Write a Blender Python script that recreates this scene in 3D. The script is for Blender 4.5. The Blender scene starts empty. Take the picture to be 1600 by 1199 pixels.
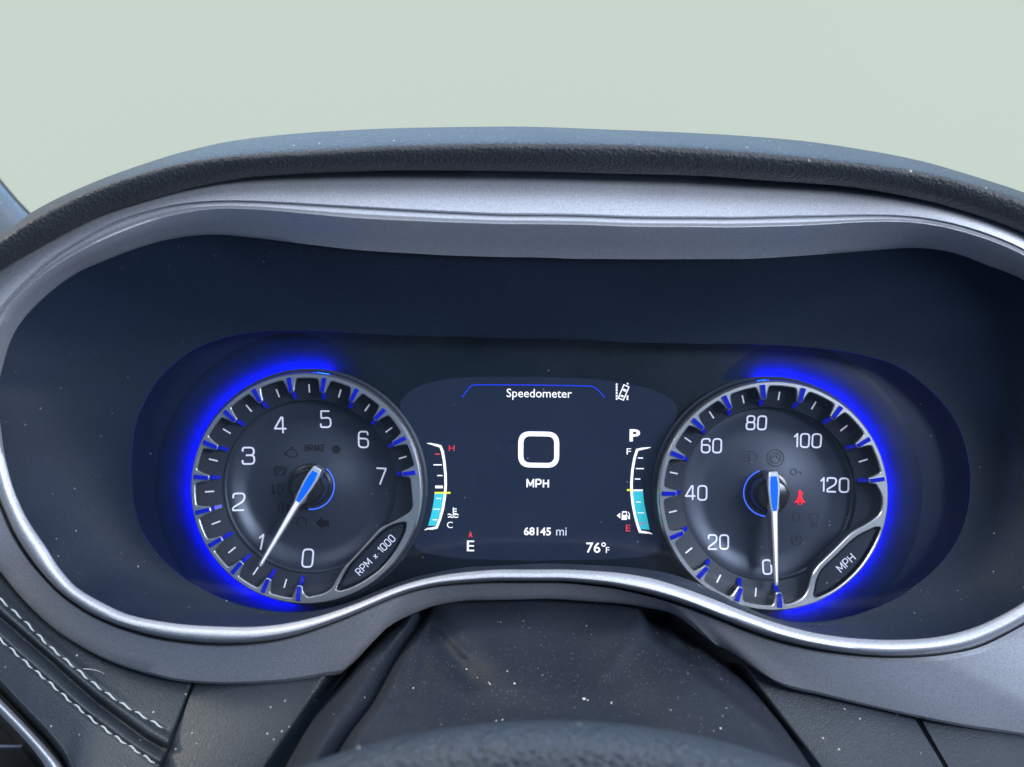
import bpy, math, random
import numpy as np
from mathutils import Vector
from mathutils.geometry import tessellate_polygon
from mathutils.bvhtree import BVHTree

random.seed(7); rng = np.random.default_rng(7)
S = bpy.context.scene
COL = S.collection
R = math.radians
F = 1716.0            # focal length in photo pixels (photo 1600 x 1199)
K = 0.5 / F           # metres per pixel on the dial plane (0.5 m away)

# ------------------------------------------------------------------ camera
cam_d = bpy.data.cameras.new('camera'); cam = bpy.data.objects.new('camera', cam_d); COL.objects.link(cam)
cam.location = (0, 0, 0); cam.rotation_euler = (R(90), 0, 0)
cam_d.sensor_width = 36; cam_d.lens = F / 1600 * 36
cam_d.clip_start = 0.01; cam_d.clip_end = 50
cam_d.dof.use_dof = True; cam_d.dof.focus_distance = 0.488; cam_d.dof.aperture_fstop = 9.0
S.camera = cam
# ------------------------------------------------------------------ world (dim blue car interior)
W = bpy.data.worlds.new('World'); S.world = W; W.use_nodes = True
bg = W.node_tree.nodes['Background']; bg.inputs[0].default_value = (0.14, 0.25, 0.43, 1); bg.inputs[1].default_value = 0.60
# ------------------------------------------------------------------ lamps: the car's windows, plus an added overhead fill
def area(name, loc, target, sx, sy, power, col):
    l = bpy.data.lights.new(name, 'AREA'); l.shape = 'RECTANGLE'; l.size = sx; l.size_y = sy
    l.energy = power; l.color = col
    o = bpy.data.objects.new(name, l); COL.objects.link(o); o.location = loc
    o.rotation_euler = (Vector(target) - Vector(loc)).to_track_quat('-Z', 'Y').to_euler(); return o
area('windscreen_light', (0.05, 0.75, 0.75), (0, 0.45, -0.05), 1.2, 0.5, 11.5, (0.42, 0.68, 1.0))
area('driver_window_light', (-0.72, 0.05, 0.78), (-.1, 0.45, 0.0), 1.0, 0.8, 10.0, (0.92, 0.96, 1.0))
area('sun_through_side_glass', (-1.20, 0.16, 0.82), (0, 0.45, 0.0), 0.22, 0.22, 14.0, (1.0, 0.93, 0.80))
area('overhead_fill', (0.15, -0.10, 0.85), (0, 0.47, -0.05), 0.9, 0.7, 5.4, (0.74, 0.83, 1.0))  # added cool fill from overhead, for blue tints and brighter silver
area('rear_window_light', (1.15, -0.95, 0.50), (0, 0.48, -0.05), 0.7, 0.5, 44.0, (0.80, 0.88, 1.0))
area('passenger_window_light', (1.1, 0.15, 0.15), (0, 0.47, -0.05), 0.7, 0.45, 8.0, (0.75, 0.82, 1.0))
S.view_settings.view_transform = 'Standard'; S.view_settings.look = 'None'
S.view_settings.exposure = 0.0; S.view_settings.gamma = 1.0
try: S.view_settings.use_curve_mapping = False
except Exception: pass

# ------------------------------------------------------------------ helpers
def P(px, py, Y):
    return ((px - 800) / F * Y, Y, (599.5 - py) / F * Y)
def empty(name, loc, label=None, cat=None, group=None):
    o = bpy.data.objects.new(name, None); COL.objects.link(o); o.location = loc; o.empty_display_size = .01
    if label: o['label'] = label
    if cat: o['category'] = cat
    if group: o['group'] = group
    return o
BV = []
def obj(name, verts, faces, m, parent=None, smooth=True, sharp=35, label=None, cat=None, kind=None, group=None, world=False, bvh=False):
    me = bpy.data.meshes.new(name); 
    if world and parent is not None:
        px, py, pz = parent.location; verts = [(v[0]-px, v[1]-py, v[2]-pz) for v in verts]
    me.from_pydata([tuple(map(float, v)) for v in verts], [], [tuple(int(i) for i in f) for f in faces]); me.update()
    if smooth:
        me.polygons.foreach_set('use_smooth', [True]*len(me.polygons))
        if sharp: me.set_sharp_from_angle(angle=R(sharp))
    me.materials.append(m)
    o = bpy.data.objects.new(name, me); COL.objects.link(o)
    if parent is not None: o.parent = parent
    if label: o['label'] = label
    if cat: o['category'] = cat
    if kind: o['kind'] = kind
    if group: o['group'] = group
    if bvh:
        off = Vector(parent.location) if parent is not None else Vector((0,0,0))
        BV.append((name, BVHTree.FromPolygons([Vector(v.co)+off for v in me.vertices], [tuple(p.vertices) for p in me.polygons])))
    return o
def hit(px, py):
    d = Vector(P(px, py, 1.0)).normalized(); best = None
    for n, b in BV:
        loc, nor, idx, dist = b.ray_cast(Vector((0,0,0)), d)
        if loc is not None and (best is None or dist < best[2]): best = (loc, nor, dist, n)
    return best
def strip(rows, closed=True):
    """rows: list of equally long lists of points -> verts, faces"""
    n = len(rows[0]); v = [p for r in rows for p in r]; f = []
    for i in range(len(rows)-1):
        for j in range(n if closed else n-1):
            a = i*n+j; b = i*n+(j+1) % n
            f.append((a, b, b+n, a+n))
    return v, f

# ------------------------------------------------------------------ materials
def nodes(m): return m.node_tree.nodes, m.node_tree.links
def mat(name, base, rough=.5, metal=0., spec=.5, bump=None, dust=0., dustcol=(.42,.42,.40), dscale=420., vary=0., vscale=60., coat=0., emis=None, estr=0., sheen=0., grain=0., flake=0.):
    m = bpy.data.materials.new(name); m.use_nodes = True; N, L = nodes(m)
    b = N['Principled BSDF']
    b.inputs['Base Color'].default_value = (*base, 1); b.inputs['Roughness'].default_value = rough
    b.inputs['Metallic'].default_value = metal; b.inputs['Specular IOR Level'].default_value = spec
    b.inputs['Coat Weight'].default_value = coat; b.inputs['Sheen Weight'].default_value = sheen
    if emis: b.inputs['Emission Color'].default_value = (*emis, 1); b.inputs['Emission Strength'].default_value = estr
    tc = N.new('ShaderNodeNewGeometry')      # world position: metres
    pos = tc.outputs['Position']
    col = None
    def rgb(c):
        r = N.new('ShaderNodeRGB'); r.outputs[0].default_value = (*c, 1); return r.outputs[0]
    def mix(fac, a, bb):
        x = N.new('ShaderNodeMix'); x.data_type = 'RGBA'; L.new(fac, x.inputs['Factor']); L.new(a, x.inputs['A']); L.new(bb, x.inputs['B']); return x.outputs['Result']
    def ramp(src, a, c):
        r = N.new('ShaderNodeMapRange'); r.inputs['From Min'].default_value = a; r.inputs['From Max'].default_value = c; r.clamp = True; L.new(src, r.inputs['Value']); return r.outputs['Result']
    def noise(scale, detail=3, ro=.55):
        n = N.new('ShaderNodeTexNoise'); n.inputs['Scale'].default_value = scale; n.inputs['Detail'].default_value = detail; n.inputs['Roughness'].default_value = ro; L.new(pos, n.inputs['Vector']); return n.outputs['Fac']
    def mul(a, k):
        x = N.new('ShaderNodeMath'); x.operation = 'MULTIPLY'; L.new(a, x.inputs[0])
        if isinstance(k, float): x.inputs[1].default_value = k
        else: L.new(k, x.inputs[1])
        return x.outputs[0]
    def add(a, c):
        x = N.new('ShaderNodeMath'); x.operation = 'ADD'; L.new(a, x.inputs[0]); L.new(c, x.inputs[1]); return x.outputs[0]
    if vary or dust or grain:
        col = rgb(base)
        if vary:
            f = ramp(noise(vscale, 4, .6), .3, .7)
            col = mix(f, rgb(tuple(c*(1-vary) for c in base)), rgb(tuple(min(1, c*(1+vary)) for c in base)))
            rr = N.new('ShaderNodeMapRange'); rr.inputs['To Min'].default_value = rough*(1-vary*.35); rr.inputs['To Max'].default_value = min(1, rough*(1+vary*.35)); L.new(f, rr.inputs['Value']); L.new(rr.outputs[0], b.inputs['Roughness'])
        if grain:
            f = ramp(noise(1500, 3, .8), .35, .65)
            col = mix(f, rgb(tuple(c*(1-grain) for c in base)), rgb(tuple(min(1, c*(1+grain)) for c in base)))
        if dust:
            fine = mul(ramp(noise(1500, 3, .75), .50, .80), ramp(noise(38, 3, .6), .30, .75))
            fine = mul(fine, float(dust)*.55)
            vo = N.new('ShaderNodeTexVoronoi'); vo.inputs['Scale'].default_value = dscale; L.new(pos, vo.inputs['Vector'])
            dot = ramp(vo.outputs['Distance'], .20, .10)
            sep = N.new('ShaderNodeSeparateColor'); L.new(vo.outputs['Color'], sep.inputs[0])
            dot = mul(dot, ramp(sep.outputs[0], 1-.30*dust, 1-.22*dust))
            fac = N.new('ShaderNodeMath'); fac.operation = 'MAXIMUM'; L.new(fine, fac.inputs[0]); L.new(mul(dot, .75), fac.inputs[1])
            sn = N.new('ShaderNodeSeparateXYZ'); L.new(tc.outputs['Normal'], sn.inputs[0])
            col = mix(mul(fac.outputs[0], ramp(sn.outputs['Z'], -.30, .25)), col, rgb(dustcol))
        L.new(col, b.inputs['Base Color'])
    if flake:
        pass
    if bump:
        kind, scale, dist = bump
        if kind == 'leather':
            vo = N.new('ShaderNodeTexVoronoi'); vo.feature = 'SMOOTH_F1'; vo.inputs['Scale'].default_value = scale; vo.inputs['Smoothness'].default_value = .35
            nz = N.new('ShaderNodeTexNoise'); nz.inputs['Scale'].default_value = scale*.35; L.new(pos, nz.inputs['Vector'])
            vm = N.new('ShaderNodeVectorMath'); vm.operation = 'MULTIPLY_ADD'; L.new(nz.outputs['Color'], vm.inputs[0]); vm.inputs[1].default_value = (.0035,)*3; L.new(pos, vm.inputs[2]); L.new(vm.outputs[0], vo.inputs['Vector'])
            h = mul(vo.outputs['Distance'], -1.0); h = add(h, mul(noise(scale*3, 2), .35)); h = add(h, mul(noise(scale*.22, 2), .6))
        else:
            h = noise(scale, 3, .6)
        bp = N.new('ShaderNodeBump'); bp.inputs['Distance'].default_value = dist; bp.inputs['Strength'].default_value = 1.0
        L.new(h, bp.inputs['Height']); L.new(bp.outputs[0], b.inputs['Normal'])
    return m
def emat(name, col, s, gloss=.3):
    return mat(name, tuple(c*.6 for c in col), gloss, emis=col, estr=s)
M = {}
M['silver'] = mat('satin_silver', (.43,.44,.48), .50, .75, bump=('noise', 2200, .00006), vary=.10, vscale=40, dust=.25, grain=.20)
M['silver_low'] = mat('satin_graphite', (.22,.235,.29), .46, .55, bump=('noise', 3000, .00004), vary=.10, vscale=20, dust=.30, grain=.15)
M['brow'] = mat('brow_leather', (.018,.020,.025), .54, bump=('leather', 780, .00034), dust=.32, dscale=300, dustcol=(.5,.48,.42), vary=.2, vscale=30)
M['shroud'] = mat('shroud_black', (.0032,.0100,.0235), .58, spec=.25, bump=('noise', 1900, .00022), dust=.20, dustcol=(.30,.29,.27), vary=.15, vscale=14)
M['panel'] = mat('gloss_black', (.0016,.0058,.0115), .30, spec=.3, bump=None, dust=.06, vary=.2, vscale=25)
M['face'] = mat('dial_face', (.040,.047,.068), .38, .48, spec=.5, dust=.12, bump=('noise', 3500, .00002))
M['track'] = mat('dial_track', (.014,.018,.029), .5, .0, spec=.22, dust=.12)
M['rim'] = mat('dial_rim_silver', (.58,.57,.57), .30, .9, bump=('noise', 3000, .00002))
M['wall'] = mat('dial_wall', (.020,.025,.038), .45, spec=.3)
M['blade'] = mat('blue_lit_acrylic', (.002,.006,.20), .18, spec=.5, emis=(.0,.012,1.0), estr=.26)
M['glow'] = mat('blue_light_strip', (.0,.01,.3), .4, emis=(.0,.010,1.0), estr=700.)
M['tray'] = mat('light_tray', (.0012,.0060,.030), .42, spec=.10, vary=.2, vscale=70)
M['hubring'] = emat('hub_light_ring', (.06,.16,1.0), 1.4)
M['inset'] = emat('needle_blue_inset', (.0,.10,.72), .85)
M['needle'] = mat('needle_silver', (.80,.80,.82), .34, .6)
M['needle_white'] = mat('needle_pale', (.72,.66,.72), .4, emis=(.75,.68,.75), estr=.42)
M['skirt'] = mat('needle_skirt', (.10,.11,.12), .4)
M['hub'] = mat('hub_black', (.012,.013,.016), .22, bump=('noise', 2500, .00003))
M['print'] = emat('dial_print', (.74,.74,.90), .50)
M['printdim'] = emat('dial_print_dim', (.62,.62,.72), .5)
M['ghost'] = mat('unlit_icon', (.005,.006,.010), .6, spec=.2)
M['ghost_faint'] = mat('unlit_icon_faint', (.015,.018,.029), .5, .2)
M['red'] = emat('lit_red', (1.0,.008,.03), .95)
M['scr'] = mat('screen', (.010,.014,.028), .22, emis=(.012,.024,.062), estr=.22, dust=.04)
M['lcdw'] = emat('lcd_white', (.95,.90,.95), .85)
M['lcdg'] = emat('lcd_grey', (.62,.62,.70), .75)
M['lcdr'] = emat('lcd_red', (.75,.04,.07), .75)
M['lcdc'] = emat('lcd_cyan', (.04,.52,.62), .75)
M['lcdy'] = emat('lcd_yellow', (.72,.72,.05), .9)
M['lcdb'] = emat('lcd_blue', (.01,.04,.70), .7)
M['leather'] = mat('dash_leather', (.014,.020,.028), .52, bump=('leather', 1050, .00013), dust=.22, dscale=350, vary=.18, vscale=25)
M['leather2'] = mat('boot_leather', (.009,.013,.022), .58, spec=.35, bump=('leather', 1500, .00016), dust=.10, dscale=420, dustcol=(.25,.27,.28), vary=.12, vscale=22)
M['wheel'] = mat('wheel_leather', (.019,.026,.037), .44, bump=('leather', 620, .0010), dust=.1, dscale=260)
M['thread'] = mat('thread', (.42,.46,.46), .7, bump=('noise', 3500, .0002))
M['black'] = mat('recess_black', (.004,.005,.007), .6)
M['rubber'] = mat('rubber_edge', (.015,.017,.02), .5)
M['pillar'] = mat('pillar_plastic', (.08,.10,.13), .40, bump=('noise', 900, .0002), dust=.3, vary=.2, vscale=30)
M['crumb'] = mat('crumb', (.60,.59,.55), .6)
M['dust'] = mat('dust_grain', (.33,.33,.32), .8)
M['crumbk'] = mat('dark_crumb', (.01,.01,.012), .6)
# glass cover: thin clear sheet
g = bpy.data.materials.new('clear_cover'); g.use_nodes = True; N, L = nodes(g); N.clear()
out = N.new('ShaderNodeOutputMaterial'); mx = N.new('ShaderNodeMixShader'); tr = N.new('ShaderNodeBsdfTransparent'); gl = N.new('ShaderNodeBsdfGlossy')
fr = N.new('ShaderNodeFresnel'); fr.inputs[0].default_value = 1.33; gl.inputs['Roughness'].default_value = .08; tr.inputs[0].default_value = (.93,.95,.97,1)
gl.inputs['Color'].default_value = (1,1,1,1)
L.new(fr.outputs[0], mx.inputs[0]); L.new(tr.outputs[0], mx.inputs[1]); L.new(gl.outputs[0], mx.inputs[2])
df = N.new('ShaderNodeBsdfDiffuse'); df.inputs[0].default_value = (.36,.42,.52,1); m2 = N.new('ShaderNodeMixShader'); ge = N.new('ShaderNodeNewGeometry')
na = N.new('ShaderNodeTexNoise'); na.inputs['Scale'].default_value = 28; na.inputs['Detail'].default_value = 4; L.new(ge.outputs['Position'], na.inputs[0])
nb = N.new('ShaderNodeTexNoise'); nb.inputs['Scale'].default_value = 1400; nb.inputs['Detail'].default_value = 2; L.new(ge.outputs['Position'], nb.inputs[0])
ra = N.new('ShaderNodeMapRange'); ra.inputs['From Min'].default_value = .35; ra.inputs['From Max'].default_value = .75; ra.inputs['To Min'].default_value = .004; ra.inputs['To Max'].default_value = .013; L.new(na.outputs['Fac'], ra.inputs['Value'])
rb = N.new('ShaderNodeMapRange'); rb.inputs['From Min'].default_value = .66; rb.inputs['From Max'].default_value = .80; rb.inputs['To Max'].default_value = .06; L.new(nb.outputs['Fac'], rb.inputs['Value'])
sa = N.new('ShaderNodeMath'); sa.operation = 'ADD'; L.new(ra.outputs[0], sa.inputs[0]); L.new(rb.outputs[0], sa.inputs[1])
L.new(sa.outputs[0], m2.inputs[0]); L.new(mx.outputs[0], m2.inputs[1]); L.new(df.outputs[0], m2.inputs[2]); L.new(m2.outputs[0], out.inputs[0]); M['glass'] = g

# ------------------------------------------------------------------ sky seen through the windscreen
sky = bpy.data.materials.new('pale_sky'); sky.use_nodes = True; N, L = nodes(sky); N.clear()
out = N.new('ShaderNodeOutputMaterial'); em = N.new('ShaderNodeEmission'); geo = N.new('ShaderNodeNewGeometry')
n1 = N.new('ShaderNodeTexNoise'); n1.inputs['Scale'].default_value = .35; n1.inputs['Detail'].default_value = 2
n2 = N.new('ShaderNodeTexNoise'); n2.inputs['Scale'].default_value = 170; n2.inputs['Detail'].default_value = 2
mm = N.new('ShaderNodeMath'); mm.operation = 'MULTIPLY_ADD'; mm.inputs[1].default_value = .22; mm.inputs[2].default_value = 0
cr = N.new('ShaderNodeMix'); cr.data_type = 'RGBA'; cr.inputs['A'].default_value = (.548,.645,.580,1); cr.inputs['B'].default_value = (.645,.732,.672,1)
L.new(geo.outputs['Position'], n1.inputs[0]); L.new(geo.outputs['Position'], n2.inputs[0])
ad = N.new('ShaderNodeMath'); ad.operation = 'MULTIPLY_ADD'; ad.inputs[1].default_value = .75; ad.inputs[2].default_value = .02
L.new(n1.outputs['Fac'], ad.inputs[0]); L.new(n2.outputs['Fac'], mm.inputs[0]); L.new(ad.outputs[0], mm.inputs[2])
L.new(mm.outputs[0], cr.inputs['Factor']); L.new(cr.outputs['Result'], em.inputs[0]); em.inputs[1].default_value = .965; L.new(em.outputs[0], out.inputs[0])
rows = []
for i in range(25):
    a = R(-65 + 130*i/24)
    rows.append([(3.0*math.sin(a), 3.0*math.cos(a), z) for z in (-1.2, -.4, .4, 1.2, 2.2)])
v, f = strip(rows, closed=False)
obj('sky', v, f, sky, kind='structure', sharp=0)

# ------------------------------------------------------------------ bezel loops (photo outline, each at its own depth)
CX, CY, SX = 800., 690., 2.2
def pchip(x, y, xq):
    h = np.diff(x); d = np.diff(y)/h; m = np.zeros_like(y)
    for i in range(1, len(x)-1):
        if d[i-1]*d[i] > 0:
            w1 = 2*h[i]+h[i-1]; w2 = h[i]+2*h[i-1]; m[i] = (w1+w2)/(w1/d[i-1]+w2/d[i])
    m[0] = d[0]; m[-1] = d[-1]
    i = np.clip(np.searchsorted(x, xq)-1, 0, len(h)-1); t = (xq-x[i])/h[i]
    return (2*t**3-3*t**2+1)*y[i]+(t**3-2*t**2+t)*h[i]*m[i]+(-2*t**3+3*t**2)*y[i+1]+(t**3-t**2)*h[i]*m[i+1]
NT = 720
TH = np.linspace(-math.pi, math.pi, NT, endpoint=False)
def loop(pts, smooth=3):
    a = np.array([math.atan2(y-CY, (x-CX)/SX) for x, y in pts]); r = np.array([math.hypot(y-CY, (x-CX)/SX) for x, y in pts])
    o = np.argsort(a); a = a[o]; r = r[o]
    aa = np.concatenate([a[-4:]-2*math.pi, a, a[:4]+2*math.pi]); rr = np.concatenate([r[-4:], r, r[:4]])
    q = pchip(aa, rr, TH)
    for _ in range(smooth): q = .25*np.roll(q, 1)+.5*q+.25*np.roll(q, -1)
    return q
def ring(q, Y):
    Yv = Y if hasattr(Y, '__len__') else [Y]*NT
    return [P(CX+q[i]*math.cos(TH[i])*SX, CY+q[i]*math.sin(TH[i]), Yv[i]) for i in range(NT)]
up = np.clip((-np.sin(TH)+.10)/.35, 0, 1); up = up*up*(3-2*up)      # 1 along the top, 0 along the bottom
D_top = [(-2,600),(5,573),(14,541),(29,510),(52,482),(88,449),(125,424),(160,409),(240,380),(320,367),(400,372),(480,382),(560,391),(640,396),(720,400),(800,402),(880,404),(960,405),(1160,405),(1280,398),(1360,392),(1440,387),(1500,398),(1540,414),(1600,438),(1645,500),(1672,580),(1682,660)]
D_bot = [(1680,740),(1668,820),(1640,890),(1600,941),(1537,975),(1475,994),(1412,1000),(1350,999),(1300,994),(1250,985),(1200,970),(1160,955),(1110,934),(1065,918),(1015,903),(940,893),(865,890),(790,890),(720,895),(670,903),(620,917),(570,938),(530,953),(488,966),(412,979),(338,979),(262,973),(188,956),(131,926),(96,892),(70,852),(45,815),(26,776),(12,731),(4,690),(-1,645)]
qD = loop(D_top+D_bot, smooth=7)
M1_top = [(-26,560),(-12,515),(5,478),(40,440),(80,404),(130,372),(180,346),(240,327),(280,319),(320,315),(360,314),(440,317),(520,322),(640,329),(720,333),(800,336),(960,339),(1120,341),(1280,338),(1360,336),(1440,340),(1520,358),(1600,390),(1665,435),(1712,520),(1735,640)]
M1_bot = [(1730,760),(1708,870),(1660,935),(1600,977),(1537,1010),(1475,1024),(1412,1029),(1350,1027),(1300,1021),(1250,1013),(1209,1002),(1160,985),(1110,962),(1065,947),(1015,932),(940,917),(865,911),(790,911),(690,916),(640,926),(600,940),(540,967),(490,986),(450,999),(375,1009),(300,1007),(225,994),(150,967),(110,942),(58,892),(22,840),(0,790),(-18,730),(-30,660),(-32,610)]
qM1 = loop(M1_top+M1_bot, smooth=9)
C_top = [(-12,545),(-4,510),(12,480),(40,452),(80,420),(120,396),(160,376),(240,345),(320,328),(400,328),(480,335),(560,342),(640,346),(720,349),(800,351),(960,354),(1120,356),(1200,355),(1280,352),(1360,347),(1440,349),(1520,367),(1600,399),(1652,442),(1690,520),(1706,640)]
qCt = loop(C_top+[(x, y) for x, y in D_bot], smooth=9)
qC = up*qCt + (1-up)*(qD+.50*(qM1-qD))
O_top = [(-90,520),(-45,462),(0,421),(40,397),(80,376),(160,336),(240,309),(320,288),(400,274),(520,267),(640,265),(800,266),(960,270),(1080,273),(1200,281),(1320,290),(1440,311),(1520,333),(1600,363),(1680,415),(1760,500),(1800,620)]
O_bot = [(1830,760),(1850,900),(1840,1080),(1790,1190),(1700,1170),(1600,1150),(1506,1136),(1428,1120),(1366,1106),(1287,1087),(1209,1066),(1175,1058),(1150,1038),(1115,998),(1070,968),(1015,950),(940,941),(840,936),(740,938),(680,946),(640,961),(600,984),(568,1018),(548,1046),(506,1056),(450,1065),(375,1069),(319,1068),(262,1061),(188,1039),(112,1001),(56,956),(22,919),(0,892),(-50,840),(-90,780),(-110,680),(-108,600)]
qO = loop(O_top+O_bot, smooth=1)
A_top = [(-70,530),(-30,470),(0,431),(40,404),(80,382),(160,342),(240,315),(320,296),(400,287),(520,286),(640,287),(800,291),(960,296),(1120,299),(1280,303),(1360,306),(1440,317),(1520,339),(1600,370),(1670,420),(1740,505),(1780,620)]
qA = up*loop(A_top+O_bot, smooth=9) + (1-up)*(qO+.35*(qM1-qO))
F_pts = [(205,740),(207,692),(224,632),(252,588),(292,553),(340,531),(400,519),(480,517),(600,523),(700,526),(800,529),(960,534),(1080,537),(1180,538),(1240,541),(1340,553),(1400,571),(1452,608),(1492,656),(1512,712),(1516,760),(1506,820),(1480,868),(1440,908),(1400,936),(1340,960),(1280,971),(1240,972),(1200,963),(1165,949),(1130,931),(1090,911),(1030,893),(940,884),(840,881),(740,886),(660,899),(600,919),(550,940),(510,951),(480,956),(420,954),(360,940),(300,912),(260,880),(228,840),(210,790)]
qF = np.minimum(loop(F_pts, smooth=2), qD-3.5)
def yy(t, b): return up*t + (1-up)*b

bezel = empty('instrument_bezel', P(800, 690, .452), 'satin silver bezel framing the whole instrument cluster, rimmed by a bright bead', 'bezel')
# flat outer trim band (upper plate + lower skirt)
wO = np.abs(qO-qM1)*K*.88*np.where(np.abs(np.sin(TH)) > .5, 1, 1.3)
wA = np.abs(qA-qM1)*K*.88
def dO(k): return up*(.4412+k*wO*.60)
def dA(k): return up*(.4412+k*wA*.42)
rows = [ring(qO+1.2*(1-up)+5*up, dO(1)+up*.008+(1-up)*.470), ring(qO+1.5*up, dO(1.15)+(1-up)*.4605), ring(qO+.15*(qA-qO)*(1-up)+0*up, dO(1)+(1-up)*.4585), ring(qA, dA(1)+(1-up)*.4560), ring(.5*(qA+qM1), dA(.5)+(1-up)*.4535), ring(qM1+.06*(qA-qM1), dA(.06)+(1-up)*.4510), ring(qM1, yy(.4422,.4525))]
v, f = strip(rows); obj('trim_band', v, f, M['silver'], bezel, world=True, sharp=28, bvh=True)
# bead with groove, crest and inner lip
qM2 = qC + (.35*up+.40*(1-up))*(qM1-qC)
qC2 = qC + (.10*up-.10*(1-up))*(qM1-qC)
rows = [ring(qM1, yy(.4430,.4600)), ring(qM1-.8, yy(.4432,.4605)), ring(qM2+.40*(qM1-qM2), yy(.4420,.4500)), ring(qM2+.12*(qM1-qM2), yy(.4418,.4455)), ring(qM2, yy(.4412,.4443)),
        ring(.5*(qM2+qC2), yy(.4400,.4436)), ring(qC2, yy(.4394,.4437)), ring(qC2+.5*(qC-qC2)*up+(1-up)*.35*(qD-qC2), yy(.4394,.4443)), ring(qC-.70*(qC-qD)*(1-up)-1.6*up, yy(.4402,.4451)), ring(qC-.5*(qC-qD)*up-.88*(qC-qD)*(1-up), yy(.4500,.4461)), ring(qC-(.85*up+.96*(1-up))*(qC-qD), yy(.4580,.4471)), ring(qD, yy(.4605,.4485)), ring(qD+1.0, yy(.4640,.4545))]
v, f = strip(rows); obj('rim_bead', v, f, M['silver'], bezel, world=True, sharp=40, bvh=True)

# ------------------------------------------------------------------ housing: shroud, panel, cover
house = empty('cluster_housing', P(800, 730, .5), 'deep matt black housing behind the bezel with dusty floor and clear cover', 'instrument housing')
rows = []
for t in np.linspace(0, 1, 15):
    k = t; Yt = .4625+(.4860-.4625)*(t**.85); Yb = .4525+(.4860-.4525)*(t**.62)
    Ys = .458+(.4860-.458)*(1-(1-t)**1.9)
    side = np.clip(np.abs(np.cos(TH))*1.25-.2, 0, 1)*(1-up*.4)
    Y = (1-side)*yy(Yt, Yb)+side*Ys
    rows.append(ring((qD+.6)*(1-k)+qF*k, Y))
rows.append(ring(qF-.3, .4985))
v, f = strip(rows); obj('shroud', v, f, M['shroud'], house, world=True, sharp=50, bvh=True)
qL = qF+.6
rows = [ring(qL*s, .4857-.0010*(1-s**2)) for s in (1.,.97,.94,.9,.85,.8,.7,.6,.5,.4,.3,.2,.1,.01)]
v, f = strip(rows); obj('clear_cover', v, f, M['glass'], house, world=True, sharp=0)

# ------------------------------------------------------------------ brow (padded hood above the bezel)
def curve_x(pts, xs):
    p = np.array(sorted(pts), float); return pchip(p[:,0], p[:,1], xs)
xs = np.linspace(-110, 1720, 460)
Lc = curve_x([(-110,500),(-50,458),(0,422),(80,376),(160,336),(240,310),(320,289),(400,276),(520,269),(640,266),(800,267),(960,271),(1080,274),(1200,282),(1320,291),(1440,312),(1520,334),(1600,364),(1720,430)], xs)
Kc = curve_x([(-110,440),(-50,408),(0,378),(48,346),(144,299),(220,273),(280,258),(360,247),(480,240),(640,231),(800,228),(960,229),(1120,237),(1280,251),(1440,271),(1600,316),(1720,372)], xs)
Sc = curve_x([(-110,420),(-50,390),(0,364),(24,351),(48,333),(144,286),(220,258),(288,237),(360,221),(440,211),(520,205),(640,200),(800,198),(960,203),(1120,210),(1240,219),(1360,236),(1440,252),(1520,275),(1600,301),(1720,350)], xs)
def row(yc, Y): return [P(xs[i], yc[i], Y) for i in range(len(xs))]
rows = [row(Lc+1, .4560), row(Lc+.5, .4440), row(Lc-.0, .4405), row(Lc-3, .4388), row(.7*Lc+.3*Kc, .4352), row(.4*Lc+.6*Kc, .4324), row(.15*Lc+.85*Kc, .4310), row(1.*Kc, .4307), row(.88*Kc+.12*Sc, .4314), row(.75*Kc+.25*Sc, .4330), row(.6*Kc+.4*Sc, .4360), row(.45*Kc+.55*Sc, .4402), row(.3*Kc+.7*Sc, .4460), row(.15*Kc+.85*Sc, .4550), row(Sc, .475), row(Sc+2, .50), row(Sc+14, .54), row(Sc+50, .60), row(Sc+120, .68)]
v, f = strip(rows, closed=False)
obj('padded_brow', v, f, M['brow'], None, label='dark grained leather brow arching over the top of the silver bezel', cat='dashboard hood', sharp=0, bvh=True)
for b in list(BV):
    pass

# ------------------------------------------------------------------ 2D shape helpers (local x right, y up, h towards the viewer)
def area2(p): return .5*sum(p[i][0]*p[(i+1)%len(p)][1]-p[(i+1)%len(p)][0]*p[i][1] for i in range(len(p)))
def rnd(pts, r, closed=True, n=5):
    out = []; N_ = len(pts)
    for i, p in enumerate(pts):
        if not closed and i in (0, N_-1): out.append(tuple(p)); continue
        a = Vector(pts[i-1]).to_2d(); b = Vector(p).to_2d(); c = Vector(pts[(i+1) % N_]).to_2d()
        rr = r[i] if hasattr(r, '__len__') else r
        d1 = a-b; d2 = c-b; t = min(rr, d1.length*.49, d2.length*.49)
        if t < 1e-9: out.append(tuple(b)); continue
        p1 = b+d1.normalized()*t; p2 = b+d2.normalized()*t
        for k in range(n+1):
            s = k/n; q = p1*(1-s)**2+b*2*s*(1-s)+p2*s*s; out.append((q.x, q.y))
    return out
def offset(p, d):      # shift a closed ring to its left by d
    n = len(p); out = []
    for i in range(n):
        a = Vector(p[i-1]); b = Vector(p[i]); c = Vector(p[(i+1)%n])
        e1 = (b-a); e2 = (c-b)
        if e1.length < 1e-9: e1 = e2
        if e2.length < 1e-9: e2 = e1
        n1 = Vector((-e1.y, e1.x)).normalized(); n2 = Vector((-e2.y, e2.x)).normalized()
        m_ = n1+n2
        if m_.length < 1e-6: m_ = n1
        m_.normalize(); k = d/max(.55, m_.dot(n1)); out.append((b.x+m_.x*k, b.y+m_.y*k))
    return out
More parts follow.
